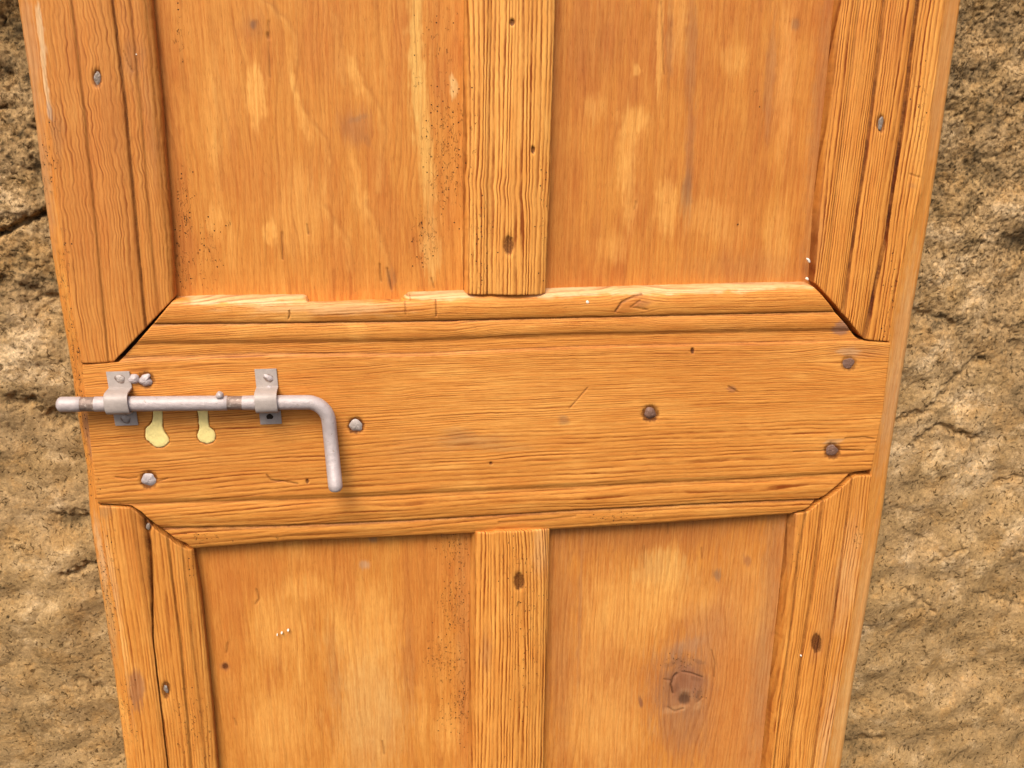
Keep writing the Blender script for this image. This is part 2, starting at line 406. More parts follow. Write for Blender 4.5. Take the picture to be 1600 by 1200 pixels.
    for (x_, y_, r_, dp, dk, sq) in DENTS:
        q = np.hypot((px-x_), (py-y_)*(sq if sq < 1 else 1.0))/r_
        f = np.exp(-q**4); D = D+dp*f
        q2 = q+0.22*fbm(px/5.0, py/5.0, 2, 77)
        dark = np.maximum(dark, dk*sstep(1.12, 0.78, q2))
    if name == 'rail':
        for poly in (FILL_A, FILL_B):
            dd = poly_dist(px, py, poly)
            f = sstep(1.9, 0.4, dd+0.9*fbm(px/4., py/4., 2, 5)); D = D+1.5*f; dark = np.maximum(dark, 0.85*f)
    wormv = np.zeros(acr.shape)
    for (x_, y_, rx, ry, k) in worm:
        wormv = np.maximum(wormv, k*np.exp(-(((px-x_)/rx)**2+((py-y_)/ry)**2)**1.5))
    Vx = np.stack([X, D*0.001, Z], -1).reshape(-1, 3)
    idx = np.arange(NU*NV).reshape(NU, NV)
    q = np.stack([idx[:-1, :-1], idx[:-1, 1:], idx[1:, 1:], idx[1:, :-1]], -1).reshape(-1, 4)
    # orientation: the front must look towards -Y
    a_, b_, c_ = Vx[q[0, 0]], Vx[q[0, 1]], Vx[q[0, 2]]
    flip = np.cross(b_-a_, c_-a_)[1] > 0
    if flip: q = q[:, ::-1]
    loop = np.concatenate([idx[0, :], idx[1:, -1], idx[-1, -2::-1], idx[-2:0:-1, 0]])
    nb = len(loop); n0 = len(Vx)
    A = Vx[loop].copy(); layers = [A]
    for kk in (0.25, 0.6, 1.0):
        B = A.copy(); B[:, 1] = A[:, 1]+(back*0.001-A[:, 1])*kk; layers.append(B)
    Vall = np.concatenate([Vx]+layers)
    rings_ = [n0+k*nb+np.arange(nb) for k in range(len(layers))]
    sides = []
    for k in range(len(layers)-1):
        a, b = rings_[k], rings_[k+1]
        sides.append(np.stack([a, b, np.roll(b, -1), np.roll(a, -1)], -1))
    sides = np.concatenate(sides)
    if not flip: sides = sides[:, ::-1]
    F = np.concatenate([q, sides])
    def A1(x): x = x.reshape(-1); return np.concatenate([x]+[x[loop]]*len(layers))
    extra = np.concatenate([np.zeros(n0)]+[(l[:, 1]-A[:, 1])*1000 for l in layers])
    guv = np.stack([A1(ring)+extra*freq*0.7, A1(alo), A1(acr)+extra], -1)
    colv = np.concatenate([col.reshape(-1, 3)]+[col.reshape(-1, 3)[loop]]*len(layers))
    colv = np.concatenate([colv, np.ones((len(colv), 1))], 1)
    me = mesh_np(name, Vall, F, {'guv': ('FLOAT_VECTOR', guv), 'base': ('FLOAT_COLOR', colv), 'ringamp': ('FLOAT', A1(ringamp)),
                                 'worm': ('FLOAT', A1(wormv)), 'dark': ('FLOAT', np.clip(A1(dark), 0, 1))})
    o = link(name, me, DOOR, WOOD)
    if label: o['label'] = label
    return o

# ------------------------------------------------------------------ the rail
def H(*p): return list(p)
rail_lines = [
    (H((230,465),(275,463),(330,461),(474,460),(479,462),(482,468),(484,471),(520,471),(560,469),(600,467),(622,468),(630,463),(638,456),(735,453),(860,450),(1000,446),(1150,442),(1262,440),(1340,437)), 16.5, 'out', .25),
    (H((230,474),(400,472),(640,471),(860,463),(1000,459),(1262,452),(1340,450)), 3.2, 'bead', .05),
    (H((230,506),(400,505),(640,502),(900,496),(1000,494),(1300,487)), 3.4, 'out', .75),
    (H((230,512),(400,510),(640,507),(900,501),(1300,492)), 1.8, 'round', 0),
    (H((200,533),(400,531),(640,529),(900,519),(1310,512)), 1.8, 'lin', .3),
    (H((200,537),(400,536),(640,533),(900,523),(1310,516)), 3.4, 'out', .55),
    (H((200,557),(290,556),(400,551),(640,552),(900,541),(1250,533),(1340,531)), 3.3, 'in', .7),
    (H((180,566),(400,558),(640,557),(900,545),(1250,537),(1350,534)), 0.3, 'lin', .25),
    (H((128,571),(400,563),(640,562),(900,550),(1250,541),(1388,537)), 0.0, 'lin', 0),
    (H((140,680),(700,668),(1375,642)), -0.4, 'lin', 0),
    (H((152,781),(300,778),(450,774),(640,766),(900,754),(1200,741),(1358,733)), 0.0, 'lin', .1),
    (H((152,788),(205,787),(300,784),(450,780),(640,772),(900,760),(1200,747),(1358,737)), 1.7, 'round', .7),
    (H((240,818),(300,818),(450,816),(640,808),(900,793),(1200,779),(1300,776)), 1.9, 'in', 0),
    (H((240,824),(300,824),(450,821),(640,813),(900,797),(1200,782),(1300,779)), 4.4, 'out', .95),
    (H((240,829),(300,829),(450,825),(640,816),(900,801),(1200,786),(1300,783)), 2.9, 'round', .3),
    (H((250,847),(300,847),(450,838),(640,830),(860,822),(1200,801),(1290,796)), 3.6, 'in', .2),
    (H((250,861),(300,858),(450,846),(640,838),(760,833),(860,828),(1000,820),(1240,803),(1290,799)), 6.5, 'lin', .4)]
def rail_ring(ac2, acr, alo, px, py):
    # fine rings in the upper part, broad ones below, rising a little to the right
    z0 = float(P(600., 672., 0)[1])*1000
    q = z0-(ac2-(.03*alo-.00005*alo*alo))          # mm below the change
    return q*0.48-0.29*14*np.logaddexp(0, q/14)
wood_board('rail', rail_lines, 'h',
    start=[(277,455),(275,464),(243,502),(210,540),(184,567),(170,568.5),(128,570.5),(140,680),(152,788),(190,789.5),(205,791),(222,801),(235,815),(248,825),(262,835),(275,845),(290,852),(298,860)],
    end=[(1258,430),(1262,440),(1275,450),(1290,468),(1310,493),(1325,510),(1338,527),(1347,533),(1392,536),(1380,640),(1362,734),(1340,737),(1328,741),(1310,757),(1290,775),(1276,783),(1262,797),(1240,804)],
    res=0.85, back=24, seed=3, amp=0.70, warp=(2.6, 0.02, 130.0), freq=0.5, ringfn=rail_ring, patch=0.45, tone=0.15, rough=0.25,
    knots=[(1326,566,26,.6),(990,478,16,.9),(700,500,20,.35),(620,605,14,.4),(745,690,22,.25)],
    marks=[(740,688,48,10,0,GREY,.42,.7),(715,678,20,10,0,GREY,.35,.7),(790,700,40,6,0,GREY,.25,.7),(650,700,40,20,0,RED,.18,.8),(800,640,120,70,0,LIGHT,.25,.8),
           (1318,512,13,12,0,(.30,.17,.12),.75,.25),(985,476,26,9,-30,DEEP,.55,.5),(1006,474,16,5,-10,RED,.5,.5),(500,480,110,12,0,PALE,.5,.5),(375,468,108,8,0,PALE,.95,.25),  # PALE marks along the top edge, here and below, paint in skylight
           (1060,452,220,8,-1.5,PALE,.85,.3),(690,461,66,8,-2,PALE,.95,.25),(880,458,60,7,-2,PALE,.8,.3),(460,495,30,8,0,LIGHT,.7,.4),(560,515,14,20,0,LIGHT,.5,.5),(1144,608,6,6,30,RED,.7,.3),
           (1130,540,120,40,0,DEEP,.2,.8),(1326,550,16,7,-5,PALE,.6,.4),(1302,690,14,5,-5,PALE,.6,.4),(880,656,8,7,0,GREY,.5,.5),(1345,548,40,10,0,RED,.35,.6),(300,700,120,60,0,DEEP,.18,.8)],
    cracks=[([(452,486),(453,491),(451,498)],1.2,.8),([(478,459),(482,464),(480,472)],1.3,.5),([(628,467),(634,460),(632,456)],1.3,.5),([(681,470),(682,494)],1.2,.75),([(633,472),(634,492)],1.2,.5),([(962,487),(972,472),(990,464),(1004,461)],1.6,.8),([(1000,470),(985,480),(1012,484)],1.2,.5),
            ([(417,742),(423,750),(440,752),(465,756)],1.2,.7),([(1290,704),(1240,706)],1.0,.6),([(1310,703),(1350,704)],1.0,.7),([(890,638),(918,606)],.9,.55),([(1366,686),(1352,683),(1320,685)],1.1,.6),
            ([(1138,604),(1152,612)],1.3,.6),([(180,745),(200,748),(214,746)],1.0,.6),([(247,752),(262,748)],1.0,.6),([(780,818),(850,814),(900,808)],1.4,.5),([(640,462),(642,470)],1.2,.5)],
    worm=[(960,812,40,12,.55),(300,845,45,12,.6),(440,840,20,8,.4),(140,760,18,40,.5)], label='wide horizontal lock rail with moulded edges')

# ------------------------------------------------------------------ the stiles
UL = [([(52,0),(62,97),(71,180),(83,260),(97,377),(112,485),(128,568)], 0.8, 'out', 0),
      ([(58,0),(68,97),(77,180),(89,260),(103,377),(117,485),(133,568)], 0.0, 'lin', 0),
      ([(107,0),(128,180),(148,375),(166,562)], 0.0, 'in', 0),
      ([(113,0),(134,180),(153,375),(170,562)], 1.8, 'out', .30),
      ([(120,0),(141,180),(160,375),(176,555)], 0.9, 'round', 0),
      ([(170,0),(189,150),(210,375),(224,520)], 0.9, 'in', 0),
      ([(177,0),(196,150),(216,375),(229,512)], 4.2, 'out', .85),
      ([(183,0),(202,150),(222,375),(234,508)], 2.5, 'bead', .15),
      ([(205,0),(220,150),(238,375),(250,492)], 3.6, 'bead', .45),
      ([(228,0),(243,150),(262,375),(270,470)], 5.2, 'in', .25),
      ([(237,0),(252,150),(269,375),(274,466)], 9.0, 'in', .1)]
wood_board('stile', UL, 'v', start=Z_TOP, end=[(50,566),(128,568),(150,567.5),(177,566),(203,538.5),(232.5,507),(264,474),(273,464)], res=0.85, seed=11, freq=0.33, amp=0.6,
    warp=(5.0, 0.012, 70.0), patch=0.5, tone=-0.12, rough=0.35, warpfn=lambda a, l, px, py: (0.42*np.sin(l/3.6+a/4.0+2.5*fbm(a/14,l/25,2,8))+1.3*fbm(a/11,l/9,1,9))*sstep(460, 260, py)+.0035*(1262-np.minimum(l,1262))**1.0*a*0+0.10*(l-1250)*sstep(300, 420, py)*0,
    marks=[(160,250,120,400,0,(.52,.215,.055),.55,.8),(64,60,5,60,-6,PALE,.9,.25),(73,140,4,40,-8,PALE,.95,.2),(77,175,4,14,-8,(.55,.38,.25),.8,.3),(88,205,9,40,-8,GREY,.30,.7),(205,95,14,30,0,RED,.35,.7),(150,300,40,90,0,DEEP,.3,.8),(232,180,9,90,-6,RED,.3,.6)],
    cracks=[([(192,80),(200,100),(207,112)],1.0,.5),([(196,60),(205,110)],.9,.4)], worm=[(85,250,10,60,.55),(100,420,12,80,.55)],
    label='upper left stile with rippled grain and two moulded grooves')
UR = [([(1303,0),(1290,140),(1270,320),(1263,437),(1261,450)], 16.5, 'lin', .35),
      ([(1316,0),(1301,140),(1281,320),(1272,440)], 6.0, 'round', .1),
      ([(1342,0),(1325,140),(1303,320),(1290,460)], 5.0, 'round', .5),
      ([(1374,0),(1353,180),(1330,350),(1309,490)], 3.2, 'in', .1),
      ([(1380,0),(1359,180),(1335,350),(1313,496)], 5.4, 'out', .85),
      ([(1385,0),(1364,180),(1340,350),(1318,500)], 2.0, 'round', .1),
      ([(1424,0),(1402,180),(1376,370),(1340,524)], 1.0, 'in', .1),
      ([(1431,0),(1409,180),(1382,370),(1347,530)], 5.2, 'out', 1.0),
      ([(1437,0),(1415,180),(1388,370),(1354,531)], 0.2, 'lin', .1),
      ([(1478,0),(1460,140),(1440,300),(1408,421),(1390,535)], 0.6, 'lin', 0)]
wood_board('stile', UR, 'v', start=Z_TOP, end=[(1255,433),(1267,437),(1280,446),(1303,472),(1325,498),(1344,523),(1353,530.5),(1370,533),(1395,534)], res=0.85, seed=23, freq=0.24, amp=1.25, ringfn=lambda a2,a,l,px,py: a2*.24+.14*np.minimum(0, a-a.max()+42),
    warp=(2.4, 0.012, 150.0), patch=0.35, tone=0.0, rough=0.3,
    marks=[(1300,60,12,90,5,RED,.35,.6),(1280,380,10,60,5,RED,.35,.6),(1400,60,14,60,5,DEEP,.4,.7),(1425,290,6,4,0,RED,.5,.5),(1450,150,22,150,8,LIGHT,.45,.7)],
    cracks=[([(1422,272),(1433,276),(1438,277)],1.5,.4)], worm=[(1440,160,20,90,.4),(1398,470,14,60,.6),(1385,520,10,20,.7)],
    label='upper right stile with coarse straight grain and dark grooves')
LL = [([(154,790),(168,885),(185,976),(196,1060),(212,1180)], 1.2, 'out', .2),
      ([(162,790),(176,885),(193,976),(204,1060),(220,1180)], 0.0, 'lin', 0),
      ([(199,790),(216,885),(233,1000),(245,1110),(256,1200)], 0.1, 'in', 0),
      ([(203,790),(220,885),(237,1000),(248,1110),(259,1200)], 1.0, 'out', .35),
      ([(223,805),(232,850),(235.5,900),(238,1000),(262,1200)], 0.4, 'lin', .2),
      ([(228,805),(236,850),(238.5,900),(239.5,1000),(263.3,1200)], 4.5, 'lin', 1.0),
      ([(231,805),(239,850),(241,900),(241,1000),(264.5,1200)], 0.4, 'lin', .2),
      ([(257,832),(266,900),(279,1000),(289,1110),(296,1200)], 0.8, 'in', 0),
      ([(262,834),(270,900),(283,1000),(293,1110),(300,1200)], 3.4, 'out', .6),
      ([(267,836),(274,900),(287,1000),(297,1110),(304,1200)], 2.2, 'round', 0),
      ([(284,848),(293,920),(303,1020),(314,1110),(322,1200)], 3.4, 'in', .75),
      ([(287,850),(296,920),(306,1020),(317,1110),(325,1200)], 3.2, 'round', .2),
      ([(302,858),(313,930),(325,1040),(333,1120),(340,1200)], 6.5, 'lin', .35)]
wood_board('stile', LL, 'v', start=[(150,791),(190,793),(203,794),(219,805),(232,819),(245,830),(259,840),(272,851),(287,860),(306,866)], end=Z_BOT, res=0.85, seed=37, freq=0.30, amp=0.62,
    warp=(3.0, 0.012, 170.0), patch=0.5, tone=0.15, rough=0.35,
    marks=[(213,1075,13,30,-4,(.36,.16,.07),.8,.3),(180,960,8,120,-8,PALE,.4,.7),(165,800,12,10,0,GREY,.4,.6),(186,1000,10,50,-8,LIGHT,.6,.6),(205,850,16,60,-8,DEEP,.35,.7)],
    worm=[(172,900,14,110,.5),(205,1130,14,60,.4),(290,1130,20,60,.55),(320,1150,10,60,.5),(300,880,8,40,.4)],
    label='lower left stile with long drying crack below the rail')
LR = [([(1230,804),(1220,900),(1205,1040),(1188,1200)], 16.5, 'lin', .6),
      ([(1242,803),(1232,900),(1218,1040),(1201,1200)], 5.2, 'bead', .2),
      ([(1259,798),(1247,867),(1238,955),(1218,1112),(1208,1200)], 4.4, 'out', .8),
      ([(1262,796),(1250,867),(1241,955),(1221,1112),(1211,1200)], 3.4, 'round', 0),
      ([(1281,784),(1262,930),(1247,1025),(1226,1200)], 3.0, 'in', 0),
      ([(1285,781),(1266,930),(1251,1025),(1230,1200)], 4.2, 'out', .85),
      ([(1289,778),(1270,930),(1255,1025),(1234,1200)], 1.8, 'round', 0),
      ([(1327,745),(1301,948),(1286,1042),(1266,1193)], 0.8, 'in', 0),
      ([(1331,742),(1304,948),(1290,1042),(1269,1193)], 2.6, 'out', .75),
      ([(1334,739),(1307,948),(1293,1042),(1272,1193)], 0.2, 'lin', 0),
      ([(1364,737),(1357,800),(1345,890),(1325,1000),(1290,1200)], 0.8, 'lin', 0)]
wood_board('stile', LR, 'v', start=[(1222,808),(1244,806),(1263,803),(1279,790),(1292,782),(1313,764),(1332,748),(1339,744),(1370,744)], end=Z_BOT, res=0.85, seed=53, freq=0.30, amp=0.8,
    warp=(5.0, 0.02, 150.0), patch=0.45, tone=0.12, rough=0.3,
    marks=[(1240,830,7,60,6,RED,.35,.5),(1325,900,16,80,8,PALE,.3,.7),(1300,1150,16,80,8,PALE,.4,.7),(1275,1010,8,20,6,RED,.35,.6),(1290,960,14,60,6,RED,.25,.7)],
    worm=[(1341,838,8,20,.8),(1248,880,6,60,.4)], label='lower right stile with wavy grain')
# vertical edge strips, worn and sloping back
wood_board('edge_strip', [([(28,0),(50,147),(67,287),(82,397),(94,471),(112,576),(122,653),(136,730),(140,800),(147,850),(164,955),(180,1060),(198,1200)], 13.0, 'out', .15),
                          ([(34,0),(56,147),(73,287),(87,397),(99,471),(117,576),(127,653),(140,730),(145,800),(152,850),(169,955),(185,1060),(203,1200)], 7.5, 'out', 0),
                          ([(56,0),(66,97),(75,180),(87,260),(101,377),(116,485),(130,569),(142,646),(154,716),(158,790),(172,885),(189,976),(200,1060),(216,1180)], 2.6, 'lin', .8)],
    'v', start=Z_TOP, end=Z_BOT, res=1.0, back=36, seed=71, freq=0.25, amp=0.25, patch=0.5, tone=0.05, rough=0.4,
    marks=[(45,80,14,110,-8,(.52,.27,.115),.75,.6),(60,260,14,110,-8,(.50,.26,.11),.7,.6),(120,600,10,60,-8,DEEP,.35,.7),(140,680,10,40,-8,(.40,.20,.11),.6,.6),(155,870,6,60,-8,PALE,.6,.5),(170,980,8,60,-8,(.5,.30,.12),.6,.6),(190,1140,10,50,-8,LIGHT,.6,.6)],
    worm=[(70,260,16,60,.9),(100,430,14,60,1.0),(115,560,16,90,1.3),(135,700,14,80,1.1),(165,930,16,160,1.2),(195,1130,12,60,1.0)], label='worm-eaten left edge strip')
wood_board('edge_strip', [([(1474,0),(1456,140),(1436,300),(1404,421),(1388,533),(1372,645),(1360,736),(1353,800),(1341,890),(1321,1000),(1286,1200)], 2.2, 'lin', .35),
                          ([(1494,0),(1477,115),(1459,241),(1442,350),(1430,420),(1416,490),(1400,596),(1382,715),(1367,820),(1355,893),(1338,987),(1324,1067),(1304,1200)], 7.0, 'in', 0),
                          ([(1501,0),(1484,115),(1466,241),(1449,350),(1437,420),(1425,487),(1408,596),(1390,715),(1376,820),(1363,893),(1347,987),(1333,1067),(1313,1200)], 13.0, 'lin', .1)],
    'v', start=Z_TOP, end=Z_BOT, res=1.0, back=36, seed=83, freq=0.2, amp=0.12, patch=0.3, tone=0.25, rough=0.25,
    marks=[(1480,100,14,150,8,(.58,.30,.11),.6,.6),(1410,560,16,140,9,(.62,.34,.13),.8,.6),(1395,650,12,80,9,(.5,.27,.12),.4,.6),(1350,960,12,110,9,(.66,.38,.15),.6,.7),(1320,1130,14,80,9,(.68,.40,.15),.7,.6)],
    label='smooth pale right edge strip')

# ------------------------------------------------------------------ muntins
def kink(a, l, px, py): return 0.9*np.exp(-((py-300-0.3*(px-800))/14.0)**2)*1.3
wood_board('muntin', [([(725,0),(723,230),(723,380),(724,461)], 16.3, 'lin', .3), ([(733,0),(730,230),(731,380),(732,461)], 3.6, 'out', .1), ([(742,0),(738,230),(737,461)], 2.2, 'round', .1),
                      ([(765,0),(762,230),(761,461)], 1.6, 'lin', .45), ([(769,0),(766,230),(765,461)], 2.0, 'round', .2), ([(858,0),(852,230),(845,461)], 1.8, 'round', .1), ([(868,0),(863,150),(859,300),(852,460)], 3.8, 'lin', .2)],
    'v', start=Z_TOP, end=[(715,459),(732,461),(845,461),(856,459)], res=0.7, back=16.6, seed=97, freq=0.275, amp=1.35, warp=(0.9, 0.01, 120.0), patch=0.25, tone=0.38, rough=0.2, warpfn=kink,
    marks=[(795,400,20,20,0,LIGHT,.3,.8),(800,100,26,120,0,LIGHT,.35,.8)], worm=[(755,400,16,90,.55),(850,330,10,110,.35),(740,250,8,150,.4)],
    label='upper centre bar with close ridged grain')
wood_board('muntin', [([(735,832),(733,1000),(732,1200)], 16.3, 'lin', .4), ([(743,832),(741,1000),(740,1200)], 3.6, 'out', .1), ([(749,832),(747,1000),(746,1200)], 2.4, 'round', 0), ([(848,828),(843,1000),(838,1200)], 2.4, 'in', 0),
                      ([(853,828),(849,1000),(844,1200)], 3.0, 'lin', .35), ([(859,827),(856,960),(849,1200)], 4.6, 'lin', .2)],
    'v', start=[(725,834),(770,833),(775,830),(858,829),(870,829)], end=Z_BOT, res=0.7, back=16.6, seed=113, freq=0.26, amp=1.2, warp=(1.6, 0.01, 90.0), patch=0.3, tone=0.25, rough=0.2,
    warpfn=lambda a, l, px, py: 7.0*np.exp(-(py-830)/90.0)*sstep(740, 860, px)*(py > 0),
    marks=[(760,1020,8,30,0,RED,.45,.6),(845,860,12,40,0,PALE,.3,.6)], worm=[(820,1000,30,150,.35),(810,880,40,40,.35)],
    label='lower centre bar with slanting ridged grain')

# ------------------------------------------------------------------ panels
PD = 17.0
def panel(lx, rx, y0, y1, **k):
    z0 = Z_TOP if y0 is None else y0; z1 = Z_BOT if y1 is None else y1
    wood_board('panel', [(lx, PD, 'lin', 0), (rx, PD, 'lin', 0)], 'v', start=z0, end=z1, res=1.1, back=PD+6, **k)
O_ = (.56, .205, .040)
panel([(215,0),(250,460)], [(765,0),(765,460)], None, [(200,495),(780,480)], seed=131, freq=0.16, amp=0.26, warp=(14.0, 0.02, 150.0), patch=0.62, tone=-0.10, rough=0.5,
    knots=[(556,200,30,.9),(392,36,10,.8),(470,170,30,.4)],
    marks=[(652,70,12,130,-1,(.76,.44,.12),.85,.4),(668,250,12,130,-4,(.76,.44,.12),.75,.5),(676,395,14,40,-2,(.76,.44,.13),.6,.5),(711,134,6,20,-8,(.76,.50,.20),.8,.25),
           (395,150,14,50,-3,LIGHT,.8,.3),(458,135,5,22,-10,LIGHT,.8,.3),(470,185,8,40,-18,LIGHT,.6,.4),(418,366,11,18,-10,LIGHT,.8,.3),(330,350,12,30,-6,LIGHT,.5,.4),(555,118,9,34,-20,LIGHT,.5,.4),
           (556,200,26,24,0,RED,.5,.6),(560,186,16,5,-20,GREY,.4,.5),(574,222,12,5,60,GREY,.3,.5),(392,36,5,7,0,GREY,.85,.5),(392,40,18,22,0,RED,.25,.8),(613,437,7,14,0,GREY,.6,.5),
           (262,230,16,260,-5,DEEP,.55,.8),(400,290,60,50,0,O_,.5,.7),(520,330,20,110,-8,O_,.5,.5),(600,330,22,120,-10,O_,.55,.5),(470,330,40,60,0,LIGHT,.4,.6),(560,300,10,60,-12,LIGHT,.5,.5),  # DEEP strip by the left stile: shade painted into the panel
           (620,90,12,90,0,O_,.5,.5),(500,60,26,70,-3,O_,.45,.6),(690,330,26,60,0,O_,.4,.6),(540,420,30,30,0,O_,.4,.5),(340,140,30,80,0,LIGHT,.25,.7)],
    cracks=[([(416,30),(417,60),(418,120)],1.1,.6),([(415,50),(416,58)],2.2,.7),([(438,368),(439,410)],1.3,.7),([(478,355),(480,370)],1.3,.7),([(594,418),(596,445)],1.3,.7),([(606,425),(612,458)],1.5,.7),([(676,440),(680,455)],1.2,.6)],
    worm=[(700,240,34,100,.85),(668,372,22,48,.9),(283,330,14,60,.9),(282,420,18,40,.9),(276,60,10,40,.6),(322,400,18,60,.6),(355,352,14,8,.6),(690,60,40,60,.35),(655,120,10,20,.6)],
    bands=[(b, w, c, k) for a, w, c, k, dx in [(a_, w_, c_, k_, d_) for a_ in ([(452,95),(460,155),(480,190),(505,220),(512,255),(506,300)],[(550,90),(565,135),(590,170),(598,200),(595,250),(592,300)],[(500,325),(520,350),(540,385),(546,430)],[(565,315),(585,360),(605,410),(608,440)],[(405,0),(438,25),(456,55),(458,100)],[(520,20),(528,80),(532,130)],[(325,120),(330,200),(336,300)]) for (w_, c_, k_, d_) in ((4.5, (.76,.40,.10), .30, 0), (3.5, (.44,.165,.032), .38, 7))] for b in [[(x+dx, y) for x, y in a]]],
    label='upper left panel with bright yellow streak')
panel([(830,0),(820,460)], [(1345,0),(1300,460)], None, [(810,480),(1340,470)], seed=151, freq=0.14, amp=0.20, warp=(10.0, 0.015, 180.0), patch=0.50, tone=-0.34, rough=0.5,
    knots=[(1258,36,8,.8),(1082,300,20,.4)],
    marks=[(1000,190,22,22,10,LIGHT,.6,.5),(988,240,15,55,5,LIGHT,.65,.5),(992,320,9,45,3,LIGHT,.55,.6),(936,168,16,18,10,LIGHT,.35,.6),(1004,108,6,9,0,LIGHT,.6,.3),(1050,330,16,40,0,LIGHT,.6,.4),
           (965,392,20,24,30,LIGHT,.4,.6),(1240,120,16,120,3,(.76,.35,.085),.6,.6),(1225,380,18,60,5,LIGHT,.4,.6),(1090,80,9,90,1,(.34,.15,.06),.5,.5),(1056,60,6,70,2,(.34,.15,.06),.45,.5),(1088,250,7,80,2,(.33,.15,.065),.55,.5),
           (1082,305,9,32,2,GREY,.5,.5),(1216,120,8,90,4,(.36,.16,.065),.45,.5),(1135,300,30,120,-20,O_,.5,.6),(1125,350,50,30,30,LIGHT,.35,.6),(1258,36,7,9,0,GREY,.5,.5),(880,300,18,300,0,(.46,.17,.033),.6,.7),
           (930,60,40,60,0,(.46,.18,.04),.4,.7),(1070,30,14,60,0,LIGHT,.4,.5),(1160,90,20,25,0,LIGHT,.35,.5),(1295,200,14,260,5,(.34,.17,.07),.5,.8),(1175,425,80,22,0,GREY,.2,.8),(1040,70,5,80,2,LIGHT,.6,.4)],  # long brown strip by the right stile paints in that border's shade
    cracks=[([(1043,0),(1045,60),(1047,115)],1.1,.5),([(1002,318),(1000,330)],1.1,.5)], worm=[(1200,150,12,12,.4),(1164,353,6,6,.7)], label='upper right panel with pale worn patch')
panel([(270,850),(300,1200)], [(765,830),(765,1200)], [(260,835),(780,805)], None, seed=171, freq=0.14, amp=0.20, warp=(10.0, 0.02, 150.0), patch=0.75, tone=0.0, rough=0.5,
    knots=[(348,1057,9,.8),(697,843,10,.7)],
    marks=[(380,900,70,50,0,O_,.6,.6),(520,880,60,30,0,O_,.5,.6),(430,1000,40,50,0,LIGHT,.45,.5),(570,1000,60,70,-3,LIGHT,.6,.5),(470,930,30,20,0,LIGHT,.5,.5),(580,1130,50,90,-2,(.72,.42,.14),.6,.6),(430,1150,50,60,0,LIGHT,.5,.6),
           (660,980,35,110,0,O_,.6,.6),(690,880,40,40,0,O_,.5,.6),(728,1000,12,220,0,(.42,.18,.055),.5,.7),(348,1057,7,7,0,(.28,.11,.05),.9,.3),(583,853,7,7,0,GREY,.6,.5),(571,896,8,6,0,(.5,.36,.24),.5,.5),(697,843,8,8,0,GREY,.6,.5),  # brown strip beside the muntin: its shade put into the colour
           (350,1000,26,120,-4,O_,.55,.7),(545,940,14,60,-8,O_,.5,.5),(520,1060,12,60,-6,GREY,.18,.6),(700,1160,20,30,0,LIGHT,.5,.5),(640,1060,10,70,0,RED,.25,.6)],
    cracks=[([(598,1175),(601,1195)],1.3,.6),([(416,847),(417,862)],1.2,.5),([(398,935),(402,950),(396,958)],1.3,.6),([(352,1020),(350,1035)],1.4,.6),([(363,1140),(366,1150)],1.1,.5)],
    worm=[(715,860,30,40,.9),(712,960,26,60,.8),(700,1045,34,40,.8),(722,1110,16,60,.8),(697,1130,12,30,.6)], label='lower left panel with orange top and bleached middle')
